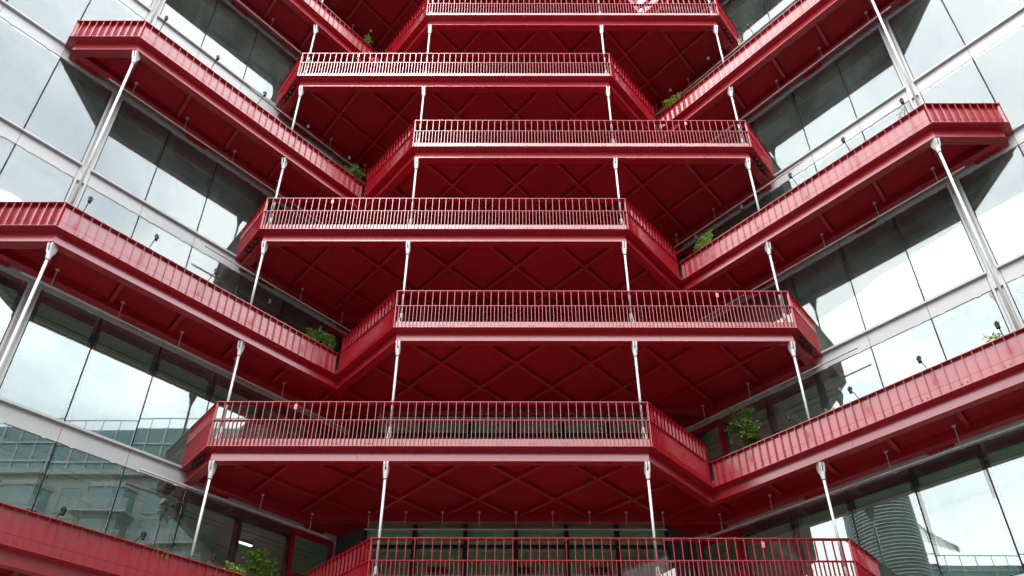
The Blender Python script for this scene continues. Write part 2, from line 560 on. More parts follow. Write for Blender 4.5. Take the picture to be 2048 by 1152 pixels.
wing(1, 'right glass wing of the office building with grey spandrel bands and large mirrored panes')

# the one lamp that is lit inside
lamp_m = bpy.data.materials.new('lit_tube')
lamp_m.use_nodes = True
lb = lamp_m.node_tree.nodes['Principled BSDF']
lb.inputs['Emission Color'].default_value = (0.9, 1.0, 0.95, 1)
lb.inputs['Emission Strength'].default_value = 3.0
lx, ly = -(10.2 - 3.4 * KS * CT) - ST * 1.6, 1.327 + 3.4 * KS * ST + CT * 1.6
t = thing('ceiling_lamp', 'lit strip lamp inside the lowest left room near the small tree', 'lamp', (lx, ly, zp(2) - 0.85), math.pi + TH)
put('housing', MB().box(-0.36, 0.36, -0.07, 0.07, 0.0, 0.06).mesh('housing', M_dark), t)
put('tube', MB().box(-0.34, 0.34, -0.05, 0.05, -0.03, -0.001).mesh('tube', lamp_m), t)

# the short glass wall at the back, between the two wings
back = thing('glass_facade', 'recessed dark green glass wall at the back between the two wings, behind the lowest railings', 'facade', (0, 4.28, 0))
XB = [-5.1, -3.4, -1.7, 0, 1.7, 3.4, 5.1]
bp_mesh = MB().box(-0.83, 0.83, 0.03, 0.042, 0.10, 3.37).box(-0.83, 0.83, 0.03, 0.042, 3.45, 4.45).mesh('pane', M_glass_c)
def bframe():
    mb = MB()
    mb.box(-0.85, -0.785, -0.03, 0.20, 0.0, 4.47)
    mb.box(0.785, 0.85, -0.03, 0.20, 0.0, 4.47)
    mb.box(-0.78, 0.78, 0.0, 0.15, 3.37, 3.45)
    mb.box(-0.78, 0.78, 0.0, 0.15, 0.0, 0.10)
    return mb.mesh('window', M_black)
bf_mesh = bframe()
bs_mesh = MB().box(-5.1, 5.1, 0.30, 8.0, -0.60, 0.0).mesh('floor_slab', M_ceil)
bk_mesh = MB().box(-5.1, 5.1, 6.0, 6.1, 0.0, 3.89).box(-5.3, -5.11, 0.22, 6.1, 0.0, H - 0.01).box(5.11, 5.3, 0.22, 6.1, 0.0, H - 0.01).mesh('room_wall', M_iwall)
nz_mesh = [MB().bar((s * 5.12, 0.0), (s * 6.26, 1.06), -0.06 if s > 0 else 0.0, 0.0 if s > 0 else 0.06, 0, H - 0.004).mesh('niche_wall', M_dark) for s in (-1, 1)]
vent_mesh = MB().box(-0.35, 0.35, 2.8, 3.6, 3.70, 3.88).mesh('ceiling_unit', M_dark)
blind_mesh = MB().box(-5.05, 5.05, 0.24, 0.26, 3.30, 3.88).mesh('roller_blind', M_ceil)
for L in LEVELS:
    for i in range(6):
        w_ = put('window', bf_mesh, back, ((XB[i] + XB[i + 1]) / 2, 0, zp(L)))
        put('pane', bp_mesh, w_)
    put('floor_slab', bs_mesh, back, (0, 0, zp(L)))
    put('room_wall', bk_mesh, back, (0, 0, zp(L)))
    for m_ in nz_mesh:
        put('niche_wall', m_, back, (0, 0, zp(L)))
    put('roller_blind', blind_mesh, back, (0, 0, zp(L)))
    for x in (-2.9, 0.3, 3.1):
        put('ceiling_unit', vent_mesh, back, (x, 0, zp(L)))
put('roof', MB().box(-6.3, 6.3, 0.1, 8.0, zp(9) - 0.4, zp(9) + 0.5).mesh('roof', M_grey), back)

# ------------------------------------------------------------------ balconies
ORD = {1: 'lowest', 2: 'second lowest', 3: 'third lowest', 4: 'fourth lowest', 5: 'fifth lowest', 6: 'sixth lowest', 7: 'seventh lowest', 8: 'topmost'}
KN = [offs(0.47, 0.42)[0], (-7.01, 3.91), (7.01, 3.91), offs(0.47, 0.42)[6]]
INNER = offs(0.42, 0.42)
Q = INNER + [(7.01, 3.91), (-7.01, 3.91)]
GX, GY, Y0 = 1.244, 1.244, 0.306

def fbeam_strip(i, a, b):
    def line(k, o):
        p, q = KN[k], KN[k + 1]
        l = math.hypot(q[0] - p[0], q[1] - p[1])
        d = ((q[0] - p[0]) / l, (q[1] - p[1]) / l)
        return ((p[0] - d[1] * o, p[1] + d[0] * o), d)
    def pts(o):
        ls = [line(k, o) for k in range(3)]
        e = KN[3]
        d2 = ls[2][1]
        return [ls[0][0], isect(*ls[0], *ls[1]), isect(*ls[1], *ls[2]), (e[0] - d2[1] * o, e[1] + d2[0] * o)]
    A, B = pts(a), pts(b)
    return [A[i], A[i + 1], B[i + 1], B[i]]

shapes = []          # (name, material, MB, kind)  built once in balcony coordinates
def sh(name, m, mb, kind=None):
    shapes.append((name, m, mb, kind))
# deck
o14 = offs(0.12, 0.02)
cn = (fx(5.30, 0.02), 5.30)
sh('deck', M_red_shaded, MB().prism(o14 + [cn, (5.25, 4.22), (-5.25, 4.22), (-cn[0], cn[1])], 0.015, 0.255))
for i in range(6):
    seg_l = math.hypot(P[i + 1][0] - P[i][0], P[i + 1][1] - P[i][1])
    def cut(quad, k, n, gap=0.004):
        a0, a1, c1, c0 = quad
        g_ = gap / seg_l
        t0 = k / n + (g_ if k else 0)
        t1 = (k + 1) / n - (g_ if k < n - 1 else 0)
        lp = lambda p, q, t: (p[0] + (q[0] - p[0]) * t, p[1] + (q[1] - p[1]) * t)
        return [lp(a0, a1, t0), lp(a0, a1, t1), lp(c0, c1, t1), lp(c0, c1, t0)]
    nb = max(1, round(seg_l / 4.2))          # shop lengths, with fine splice joints between them
    for k in range(nb):
        sh('edge_plate', M_red, MB().prism(cut(strip(0.0, 0.25, i), k, nb), 0.0, 0.013))
        eb = MB().prism(cut(strip(0.222, 0.245, i), k, nb), -0.345, -0.001)
        eb.prism(cut(strip(0.212, 0.47, i), k, nb), -0.368, -0.346)
        eb.prism(cut(strip(0.335, 0.355, i), k, nb), -0.345, -0.002)
        sh('edge_beam', M_red, eb)
    nf = max(1, round(seg_l / 1.9))
    for k in range(nf):
        sh('fascia', M_red, MB().prism(cut(strip(0.080 if i > 2 else 0.104, 0.094 if i > 2 else 0.118, i), k, nf, 0.003), 0.014, 0.30))
    if i < 3:
        sh('parapet_cap', M_red, MB().prism(strip(-0.004, 0.125, i), ZCAP - 0.022, ZCAP))
    else:
        sh('mid_rail', M_red, MB().prism(strip(-0.003, 0.10, i), ZMID - 0.015, ZMID))
        sh('top_rail', M_red, MB().prism(strip(-0.004, 0.15, i), ZRAIL - 0.016, ZRAIL))
for i in range(3):
    fb = MB().prism(fbeam_strip(i, 0.0, 0.26), -0.366, -0.333)
    fb.prism(fbeam_strip(i, 0.12, 0.14), -0.332, 0.014)
    sh('facade_beam', M_rib, fb)
for s in (-1, 1):
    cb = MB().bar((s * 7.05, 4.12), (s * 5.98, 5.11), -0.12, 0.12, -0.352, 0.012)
    sh('corner_beam', M_red_shaded, cb)
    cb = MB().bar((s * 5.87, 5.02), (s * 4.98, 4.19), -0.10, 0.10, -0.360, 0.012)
    sh('corner_beam', M_red_shaded, cb)
# ribs of the soffit: a lattice of two directions
for sgn in (1, -1):
    for i in range(-25, 26, 2):
        x0 = GX * i
        for a, b in clip_line((x0 - GX * 9, Y0 - sgn * GY * 9), (x0 + GX * 9, Y0 + sgn * GY * 9), Q):
            if math.hypot(a[0] - b[0], a[1] - b[1]) < 0.4:
                continue
            dz = 0.003 if sgn > 0 else 0.0
            rb = MB().bar(a, b, -0.055, 0.055, -0.185 + dz, -0.168 + dz)
            rb.bar(a, b, -0.012, 0.012, -0.1675 + dz, 0.010 - dz)
            sh('rib', M_rib, rb)
# soffit panels between the ribs
rng = random.Random(4)
for j in range(-6, 7):
    for i in range(-14, 15):
        if (i + j) % 2:
            continue
        cx, cy = GX * i, Y0 + GY * j
        k = 0.905
        rh = [(cx + GX * k, cy), (cx, cy + GY * k), (cx - GX * k, cy), (cx, cy - GY * k)]
        pl = clip_poly(Q, rh)
        if len(pl) >= 3 and area(pl) > 0.05:
            z = -0.055 + rng.uniform(-0.006, 0.006)
            sh('soffit_panel', M_red_shaded, MB().prism(pl, z, 0.008))
# brackets tying the inner beam to the wings
for sd in (-1, 1):
    for s in ((6.9, 2.7, -1.4, -5.3) if sd < 0 else (-1.4, -5.3)):
        def fp(ss, off):
            ss = ss * KS if abs(ss) > 1e-9 else ss
            return (sd * (10.2 + ss * CT) - sd * ST * off, 1.327 - ss * ST - CT * off)
        b = MB()
        b.prism([fp(s - 0.40, 0.03), fp(s + 0.40, 0.03), fp(s + 0.40, 0.19), fp(s - 0.40, 0.19)], -0.372, -0.10)
        for q in range(5):
            c = s - 0.32 + q * 0.16
            b.prism([fp(c - 0.02, 0.035), fp(c + 0.02, 0.035), fp(c + 0.02, 0.185), fp(c - 0.02, 0.185)], -0.42, -0.373)
        sh('wall_bracket', M_red_shaded, b)
# bolts in pairs along the fascia
bl = MB()
def seg(i, b):
    o = offs(b)
    p, q = o[i], o[i + 1]
    l = math.hypot(q[0] - p[0], q[1] - p[1])
    d = ((q[0] - p[0]) / l, (q[1] - p[1]) / l)
    return p, d, l
for i in range(1, 6):
    p, d, l = seg(i, 0.072 if i != 2 else 0.096)
    stp = 0.2363 * 4
    t = stp * 0.6
    while t < l - 0.2:
        for dt in (-0.06, 0.06):
            c = (p[0] + d[0] * (t + dt), p[1] + d[1] * (t + dt))
            n = (-d[1], d[0])
            bl.tube([(c[0] - n[0] * 0.008, c[1] - n[1] * 0.008, 0.14), (c[0] + n[0] * 0.012, c[1] + n[1] * 0.012, 0.14)], 0.014, 6)
        t += stp
sh('fascia_bolts', M_bolt, bl, 'stuff')
# planter soil behind the solid parapet
po = offs(0.18, 0.03)
pi_ = offs(0.75, 0.03)
sh('planter_soil', M_soil, MB().prism([po[2], po[3], pi_[3], pi_[2]], 0.256, 0.78))

mesh_odd = [(n, m, mb.mesh(n, m), k) for n, m, mb, k in shapes]
mesh_even = [(n, m, mb.mirror().mesh(n, m), k) for n, m, mb, k in shapes]

# pieces repeated along the edges: position, angle
D0, D1 = 0.004, 0.134
tall_me = MB().box(-0.0062, 0.0062, D0, 0.074, 0.0135, ZRAIL - 0.0165).mesh('tall_baluster', M_red)
short_me = MB().box(-0.0062, 0.0062, D0, 0.074, 0.0135, ZMID - 0.0155).mesh('short_baluster', M_red)
fin_me = MB().box(-0.006, 0.006, D0, 0.098, 0.0135, ZCAP - 0.0225).mesh('parapet_fin', M_red)
pan_me = {}
def panel_me(w):
    w = round(w, 3)
    if w not in pan_me:
        pan_me[w] = MB().box(-w / 2 + 0.002, w / 2 - 0.002, 0.100, 0.112, 0.305, ZCAP - 0.0225).mesh('parapet_panel', M_red)
    return pan_me[w]
tag_me = MB().box(-0.035, 0.045, -0.012, 0.0, 1.29, 1.47).mesh('plaque', mat('pink_plaque', (0.62, 0.16, 0.18), 0.4, 0, 0.5, var=0.05))
pieces = []
for i in range(6):
    p, d, l = seg(i, 0.0)
    ang = math.atan2(d[1], d[0])
    at = lambda t: (p[0] + d[0] * t, p[1] + d[1] * t)
    if i < 3:
        n = max(1, round(l / 0.2363))
        st = l / n
        for k in range(n + 1):
            t = min(max(k * st, 0.012), l - 0.012)
            if i == 2 and k == n:
                t = l - 0.08
            pieces.append((fin_me, 'parapet_fin', at(t), ang))
            if k < n:
                a, b = k * st, (k + 1) * st
                if i == 1 and k == 0: a += 0.07
                if k == n - 1 and i == 2: b -= 0.07
                if k == 0 and i == 2: a += 0.04
                if k == n - 1 and i == 1: b -= 0.04
                if i == 0: b -= 0.07
                pieces.append((panel_me(b - a), 'parapet_panel', at((a + b) / 2), ang))
    else:
        n = round(l / (0.2363 if i == 4 else 0.1965))
        st = l / n
        for k in range(n + 1):
            t = min(max(k * st, 0.01), l - 0.01)
            if i == 3 and k == 0:
                t = 0.11
            if i == 4 and k == 0 or i == 5 and k == 0:
                t = 0.012
            pieces.append((tall_me, 'tall_baluster', at(t), ang))
            if k < n:
                pieces.append((short_me, 'short_baluster', at((k + 0.5) * st), ang))
        if i == 4:
            pieces.append((tag_me, 'plaque', at(44 * st + 0.015), ang))
lug_side = MB().prism([(-0.018, -0.075), (0.018, -0.075), (0.018, 0.075), (-0.018, 0.075)], -0.56, -0.336)
lug_me = lug_side.mesh('lug', M_red)
low_me = MB().box(-0.018, 0.018, -0.07, 0.07, 0.256, 0.47).mesh('lug', M_red)

# rod lines: x, y, angle of the lug plate (its normal is local x)
RODS = [(-8.708, Y0), (-3.732, Y0), (3.732, Y0), (8.708, Y0)]
AROD = (-12.50, -3.49)

DESC = {
 1: 'lowest red balcony, cut by the bottom edge, small leafy tree in its left planter',
 2: 'second lowest red balcony, front shifted left, tall bushy shrub at its right corner',
 3: 'third lowest red balcony, front shifted right, two shrubs by its left corner',
 4: 'fourth lowest red balcony, front shifted left, right parapet end jutting before the wing',
 5: 'fifth lowest red balcony, front shifted right, parapet end jutting at upper left',
 6: 'sixth lowest red balcony, front shifted left, light green shrub at right',
 7: 'seventh red steel balcony from below, its railing cut by the top edge of the picture',
 8: 'topmost red steel balcony, only its dark ribbed underside in view'}
for L in range(1, 9):
    s = 1 if L % 2 else -1
    root = thing('balcony', DESC[L], 'balcony', (0, 0, zp(L)), 0, 'red zigzag balconies hung between the glass wings')
    for n, m, me, k in (mesh_odd if s > 0 else mesh_even):
        o = put(n, me, root)
        if k:
            o['kind'] = k
    for me, n, (x, y), a in pieces:
        o = put(n, me, root, (s * x, y, 0), a if s > 0 else -a)
    for (x, y) in RODS:
        # the upper lug hangs from the beam, the lower one stands on the deck
        put('lug', lug_me, root, (x, y, 0))
        put('lug', low_me, root, (x, y, 0))
    put('lug', lug_me, root, (s * AROD[0], AROD[1], 0))
    put('lug', low_me, root, (s * AROD[0], AROD[1], 0))

# ------------------------------------------------------------------ hanger rods
def rod_meshes(length):
    """length between the pins; origin at the upper pin"""
    up = MB()
    prof = [(0.0, 0.085), (0.03, 0.105), (-0.03, 0.105)]
    def cheek(mb, x0, x1, flip):
        pts = []
        for k in range(13):
            a = math.pi * k / 12
            pts.append((0.125 * math.cos(a), 0.125 * math.sin(a)))
        pts += [(-0.112, -0.07), (-0.068, -0.25), (0.068, -0.25), (0.112, -0.07)]
        pts = [(y, z * flip) for y, z in pts]
        if flip < 0:
            pts = pts[::-1]
        n, o = len(pts), len(mb.v)
        mb.v += [(x0, y, z) for y, z in pts] + [(x1, y, z) for y, z in pts]
        mb.f.append(tuple(o + i for i in reversed(range(n))))
        mb.f.append(tuple(o + n + i for i in range(n)))
        for i in range(n):
            j = (i + 1) % n
            mb.f.append((o + i, o + j, o + n + j, o + n + i))
    cheek(up, -0.066, -0.021, 1)
    cheek(up, 0.021, 0.066, 1)
    up.tube([(0, 0, -0.22), (0, 0, -0.30), (0, 0, -0.46)], [0.085, 0.072, 0.052], 14)
    lo = MB()
    cheek(lo, -0.052, -0.024, -1)
    cheek(lo, 0.024, 0.052, -1)
    lo.tube([(0, 0, 0.22), (0, 0, 0.30), (0, 0, 0.46)], [0.066, 0.058, 0.046], 14)
    pin = MB().tube([(-0.068, 0, 0), (0.068, 0, 0)], 0.034, 12)
    bar = MB().tube([(0, 0, -0.505), (0, 0, -length + 0.455)], 0.037, 14)
    return (up.mesh('fork', M_white), lo.mesh('fork', M_white), pin.mesh('pin', M_pipe), bar.mesh('bar', M_white, True))
rm1, rm2 = rod_meshes(H - 0.45 - 0.40), rod_meshes(2 * H - 0.45 - 0.40)
def rod(x, y, L, levels, ang, label):
    me = rm1 if levels == 1 else rm2
    root = thing('hanger_rod', label, 'rod', (x, y, zp(L) - 0.45), ang, 'white steel rods between the balconies')
    put('bar', me[3], root)
    f = put('fork', me[0], root)
    put('pin', me[2], f)
    f = put('fork', me[1], root, (0, 0, -(levels * H - 0.85)))
    put('pin', me[2], f)
WHERE = {-8.708: 'leftmost', -3.732: 'second from left', 3.732: 'third from left', 8.708: 'rightmost'}
for L in range(2, 9):
    for x, y in RODS:
        rod(x, y, L, 1, 0.0, 'white rod, %s of the four standing on the %s balcony' % (WHERE[x], ORD[L - 1]))
for L in range(3, 9):
    s = 1 if L % 2 else -1
    rod(s * AROD[0], AROD[1], L, 2, 0.0,
        'long white rod before the %s wing, below the outer end of the %s balcony' % ('left' if s > 0 else 'right', ORD[L]))
for L in (1, 2):
    s = 1 if L % 2 else -1
    rod(s * AROD[0], AROD[1], L, 1, 0.0,
        'short white rod before the %s wing, below the outer end of the %s balcony' % ('left' if s > 0 else 'right', ORD[L]))

# ------------------------------------------------------------------ rails hung under the soffits
def wp(side, s, off):
    s = s * KS
    return (side * (10.2 + s * CT) - side * ST * off, 1.327 - s * ST - CT * off)
flange_me = MB().tube([(0, 0, -0.090), (0, 0, -0.066)], 0.055, 12).tube([(0, 0, -0.705), (0, 0, -0.06)], 0.013, 8).mesh('drop_rod', M_pipe)
for L in range(2, 9):
    s = 1 if L % 2 else -1
    for side in (-1, 1):
        long_ = (side == -s)                 # the side of the solid parapet
        s1 = 6.2 if long_ else 1.35
        a, b = wp(side, s1, 0.54), wp(side, -5.72, 0.54)
        t = thing('hung_rail', 'grey pipe rail under the %s balcony along the %s glass wing' % (ORD[L], 'left' if side < 0 else 'right'),
                  'rail', (a[0], a[1], zp(L)), 0, 'grey pipe rails hung under the balconies')
        put('pipe', MB().tube([(0, 0, -0.72), (b[0] - a[0], b[1] - a[1], -0.72)], 0.030, 10).mesh('pipe', M_pipe), t)
        q = 5.35
        while q > -5.6:
            if q < s1 - 0.2:
                c = wp(side, q, 0.54)
                put('drop_rod', flange_me, t, (c[0] - a[0], c[1] - a[1], 0))
            q -= 2.04
    t = thing('hung_rail', 'straight grey pipe rail under the %s balcony before the back glass wall' % ORD[L], 'rail',
              (-4.98, 3.82, zp(L)), 0, 'grey pipe rails hung under the balconies')
    put('pipe', MB().tube([(0, 0, -0.72), (9.96, 0, -0.72)], 0.026, 10).mesh('pipe', M_pipe), t)
    for k in range(9):
        put('drop_rod', flange_me, t, (0.10 + k * 1.22, 0, 0))

# ------------------------------------------------------------------ lamps on arms along the parapets
def parap(side, s, off, z):
    """point over the solid parapet line: off is inwards"""
    s = s * KS
    return (side * (8.53 + off / ST + s * CT), -s * ST, z)
arm_me = MB().tube([(0, 0.25, -0.05), (0, 0.22, 0.03), (0, -0.05, 0.05), (0, -0.40, 0.00)], 0.011, 8).mesh('arm', M_black)
head_me = (MB().tube([(0, -0.40, -0.10), (0, -0.40, 0.07)], [0.042, 0.042], 12).tube([(0, -0.40, 0.071), (0, -0.40, 0.10)], [0.030, 0.026], 10)
           .tube([(0, -0.40, -0.115), (0, -0.40, -0.101)], [0.046, 0.046], 12).mesh('lamp_head', M_black))
yoke_me = MB().box(-0.056, -0.048, -0.43, -0.37, -0.02, 0.06).box(0.048, 0.056, -0.43, -0.37, -0.02, 0.06).mesh('yoke', M_black)
SPOT = [5.86, 3.83, 1.80, -0.23, -2.33]
SN = ['outermost', 'second from the outer end', 'middle', 'second from the inner corner', 'nearest the inner corner']
for L in range(1, 8):
    s = 1 if L % 2 else -1
    side = -s
    for k, ss in enumerate(SPOT):
        x, y, z = parap(side, ss, -0.15, zp(L) + ZCAP)
        # local -y points outwards over the parapet
        ang = (math.pi / 2 - TH) if side < 0 else -(math.pi / 2 - TH)
        ox, oy = -side * ST, -CT
        ang = math.atan2(oy, ox) + math.pi / 2
        t = thing('arm_spotlight', 'black arm spotlight over the %s balcony parapet, %s' % (ORD[L], SN[k]),
                  'spotlight', (x, y, z), ang, 'black spotlights on the solid parapets')
        put('arm', arm_me, t)
        h = put('lamp_head', head_me, t)
        put('yoke', yoke_me, h)
# black spotlights in clusters below the outer corners
can_me = MB().tube([(0, 0, -0.10), (0.03, 0, -0.19)], [0.045, 0.052], 10).tube([(0, 0, -0.10), (0, 0, -0.002)], 0.012, 6).mesh('spot_can', M_black)
for L in range(1, 8):
    s = 1 if L % 2 else -1
    p, d, l = seg(5, 0.13)
    t = thing('spotlight_cluster', 'four black spotlights under the outer %s corner of the %s balcony' % ('right' if s > 0 else 'left', ORD[L]),
              'spotlight', (s * p[0], p[1], zp(L)), 0, 'black spotlight rows under the balcony corners')
    put('mounting_bar', MB().bar((s * d[0] * 0.35, d[1] * 0.35), (s * d[0] * 1.3, d[1] * 1.3), -0.02, 0.02, -0.016, -0.002).mesh('mounting_bar', M_black), t)
    for k in range(4):
        put('spot_can', can_me, t, (s * d[0] * (0.45 + 0.24 * k), d[1] * (0.45 + 0.24 * k), 0), 0.7 * k)

# ------------------------------------------------------------------ plants in the planters
def plant(name, L, s, off, h, w, nleaf, lsize, m, label, cat, seed, stems=4, base=0.76, dense_low=0.25, droop=0.0):
    side = -1 if L % 2 else 1
    x, y, _ = parap(side, s, off, 0)
    rg = random.Random(seed)
    t = thing(name, label, cat, (x, y, zp(L) + base), 0, 'plants in the balcony planters')
    st = MB()
    tips = []
    H0 = ZCAP - base + h
    for k in range(stems):
        a = rg.uniform(0, 6.28)
        rr = w * 0.5 * rg.uniform(0.1, 0.75)
        top = Vector((math.cos(a) * rr, math.sin(a) * rr, H0 * rg.uniform(0.72, 0.97)))
        mid = Vector((top.x * 0.35, top.y * 0.35, top.z * 0.5))
        b = Vector((rg.uniform(-.06, .06), rg.uniform(-.06, .06), 0))
        st.tube([b, mid, top], [0.014, 0.010, 0.004], 6)
        tips.append((b, mid, top))
        for q in range(5):
            u = rg.uniform(0.35, 0.95)
            p0 = b.lerp(mid, u * 2) if u < 0.5 else mid.lerp(top, u * 2 - 1)
            a2 = rg.uniform(0, 6.28)
            e = p0 + Vector((math.cos(a2) * w * 0.33, math.sin(a2) * w * 0.33, rg.uniform(0.02, 0.22) * h))
            e.z = min(e.z, H0 * 0.98)
            st.tube([p0, e], [0.006, 0.002], 5)
            tips.append((p0, p0.lerp(e, .5), e))
    put('stems', st.mesh('stems', M_stem), t)
    lf = MB()
    for k in range(nleaf):
        b, mid, top = tips[rg.randrange(len(tips))]
        u = rg.uniform(dense_low, 1.0)
        c = (b.lerp(mid, u * 2) if u < 0.5 else mid.lerp(top, u * 2 - 1)) + Vector((rg.gauss(0, .05), rg.gauss(0, .05), rg.gauss(0, .045)))
        if c.z < 0.02:
            c.z = 0.02
        l = lsize * rg.uniform(0.6, 1.25)
        d = Vector((rg.gauss(0, 1), rg.gauss(0, 1), rg.gauss(0.35 - droop, .6))).normalized()
        n = d.cross(Vector((rg.gauss(0, 1), rg.gauss(0, 1), rg.gauss(0, 1)))).normalized()
        f = d.cross(n) * l * 0.10
        o = len(lf.v)
        wd = l * 0.24
        lf.v += [tuple(c), tuple(c + d * l * .5 + n * wd + f), tuple(c + d * l), tuple(c + d * l * .5 - n * wd + f), tuple(c + d * l * .5)]
        lf.f += [(o, o + 4, o + 1), (o + 4, o + 2, o + 1), (o, o + 3, o + 4), (o + 4, o + 3, o + 2)]
    fo = put('foliage', lf.mesh('foliage', m, True), t)
    fo['kind'] = 'stuff'
def grass(L, s, off, h, w, n, m, label, seed):
    side = -1 if L % 2 else 1
    x, y, _ = parap(side, s, off, 0)
    rg = random.Random(seed)
    t = thing('grass_tuft', label, 'grass', (x, y, zp(L) + 0.76), 0, 'plants in the balcony planters')
    mb = MB()
    for k in range(n):
        a = rg.uniform(0, 6.28)
        b = Vector((rg.gauss(0, w * .25), rg.gauss(0, w * .25), 0))
        hh = (h + 0.15) * rg.uniform(0.6, 1.0)
        d = Vector((math.cos(a), math.sin(a), 0))
        nn = Vector((-d.y, d.x, 0)) * 0.009
        p1, p2 = b + d * 0.06 + Vector((0, 0, hh * .6)), b + d * rg.uniform(.12, .26) + Vector((0, 0, hh * rg.uniform(.8, 1)))
        o = len(mb.v)
        mb.v += [tuple(b - nn), tuple(b + nn), tuple(p1 + nn * .8), tuple(p1 - nn * .8), tuple(p2)]
        mb.f += [(o, o + 1, o + 2, o + 3), (o + 3, o + 2, o + 4)]
    f = put('blades', mb.mesh('blades', m), t)
    f['kind'] = 'stuff'
PB = 'behind the parapet of the '
plant('shrub', 2, -2.95, 0.45, 1.62, 1.15, 3230, 0.12, M_leaf, 'tall bushy dark green shrub at the right inner corner of the second lowest balcony', 'shrub', 11, 7, dense_low=.15)
plant('small_plant', 2, 0.24, 0.35, 0.24, 0.34, 170, 0.09, M_leaf2, 'small bright yellow green plant ' + PB + 'second lowest balcony', 'plant', 12, 3)
plant('trailing_plant', 2, -1.3, 0.35, 0.20, 0.5, 60, 0.07, M_leaf3, 'sparse pale sprigs next to the tall shrub of the second lowest balcony', 'plant', 13, 4)
plant('small_plant', 2, 5.15, 0.35, 0.34, 0.55, 240, 0.09, M_leaf2, 'pale leafy plant at the right picture edge on the second lowest balcony', 'plant', 14, 4)
plant('shrub', 3, -3.2, 0.42, 0.82, 0.60, 1054, 0.09, M_leaf, 'left, wider one of two shrubs at the left corner of the third lowest balcony', 'shrub', 21, 5, dense_low=.2)
plant('shrub', 3, -3.92, 0.42, 1.05, 0.55, 1054, 0.09, M_leaf, 'right, taller one of two shrubs at the left corner of the third lowest balcony', 'shrub', 22, 5, dense_low=.2)
plant('small_plant', 3, -1.85, 0.35, 0.22, 0.30, 70, 0.07, M_leaf2, 'tiny light green plant ' + PB + 'third lowest balcony, left of its shrubs', 'plant', 23, 3)
grass(3, 2.06, 0.30, 0.26, 0.25, 7, M_leaf2, 'few curled yellow green blades ' + PB + 'third lowest balcony', 24)
plant('shrub', 4, -3.15, 0.42, 1.05, 0.85, 1360, 0.10, M_leaf2, 'bright green spreading shrub at the right inner corner of the fourth lowest balcony', 'shrub', 31, 6, dense_low=.15)
plant('small_plant', 4, -1.0, 0.35, 0.36, 0.30, 120, 0.08, M_leaf2, 'small yellow green plant ' + PB + 'fourth lowest balcony', 'plant', 32, 3)
grass(4, -1.5, 0.30, 0.24, 0.5, 16, M_leaf3, 'thin dry grass ' + PB + 'fourth lowest balcony, beside its shrub', 33)
plant('small_plant', 4, 5.15, 0.30, 0.62, 0.42, 90, 0.08, M_leaf3, 'airy pale sprig standing up before the right wing above the fourth lowest balcony', 'plant', 34, 3)
plant('shrub', 5, -3.7, 0.42, 1.05, 0.95, 1360, 0.10, M_leaf, 'dark green shrub at the left inner corner of the fifth lowest balcony', 'shrub', 41, 6, dense_low=.15)
grass(5, -2.2, 0.40, 0.50, 0.8, 70, M_leaf, 'arching grass tuft ' + PB + 'fifth lowest balcony', 42)
plant('small_plant', 5, 2.36, 0.30, 0.40, 0.22, 40, 0.07, M_leaf2, 'tiny pale sprig ' + PB + 'fifth lowest balcony near its outer end', 'plant', 43, 2)
plant('shrub', 6, -3.42, 0.42, 1.05, 0.72, 952, 0.10, M_leaf2, 'light green shrub at the right inner corner of the sixth lowest balcony', 'shrub', 51, 5, dense_low=.2)
plant('shrub', 7, -3.4, 0.42, 1.10, 0.95, 1190, 0.10, M_leaf, 'green shrub at the left inner corner of the seventh balcony near the top', 'shrub', 61, 5, dense_low=.15)
plant('small_tree', 1, -2.98, 0.45, 1.12, 0.95, 1870, 0.12, M_leaf, 'small leafy tree ' + PB + 'lowest balcony before a red door', 'tree', 71, 6, dense_low=.15)
plant('bush', 1, -1.93, 0.38, 0.34, 0.62, 420, 0.08, M_leaf2, 'low light green bush beside the small tree of the lowest balcony', 'bush', 72, 6)
plant('bush', 1, -0.6, 0.38, 0.20, 0.60, 300, 0.07, M_leaf3, 'low grey green bush around the foot of the leftmost white rod of the lowest balcony', 'bush', 73, 5)
grass(1, -1.3, 0.30, 0.20, 0.4, 26, M_leaf2, 'thin green blades between the low bushes of the lowest balcony', 74)
grass(1, 0.33, 0.35, 0.28, 0.7, 60, M_leaf2, 'loose yellow green weeds ' + PB + 'lowest balcony', 75)
grass(1, 2.4, 0.35, 0.22, 0.7, 50, M_leaf, 'dark grass at the left end ' + PB + 'lowest balcony', 76)

# white board leaning behind the lowest railing
wb = thing('white_board', 'white slanted board standing behind the railing of the lowest balcony, right of centre', 'board', (4.15, 0.95, zp(1) + 0.26), R(-6))
wp_ = MB()
wp_.v = [(-0.30, y, 0.0) for y in (0, .02)] + [(0.20, y, 0.0) for y in (0, .02)] + [(0.20, y, 0.86) for y in (0, .02)] + [(-0.30, y, 0.62) for y in (0, .02)]
wp_.f = [(0, 2, 4, 6), (1, 7, 5, 3), (0, 1, 3, 2), (2, 3, 5, 4), (4, 5, 7, 6), (6, 7, 1, 0)]
put('panel', wp_.mesh('panel', M_white), wb)
put('post', MB().box(0.12, 0.18, 0.022, 0.07, 0.0, 0.80).mesh('post', M_pipe), wb)

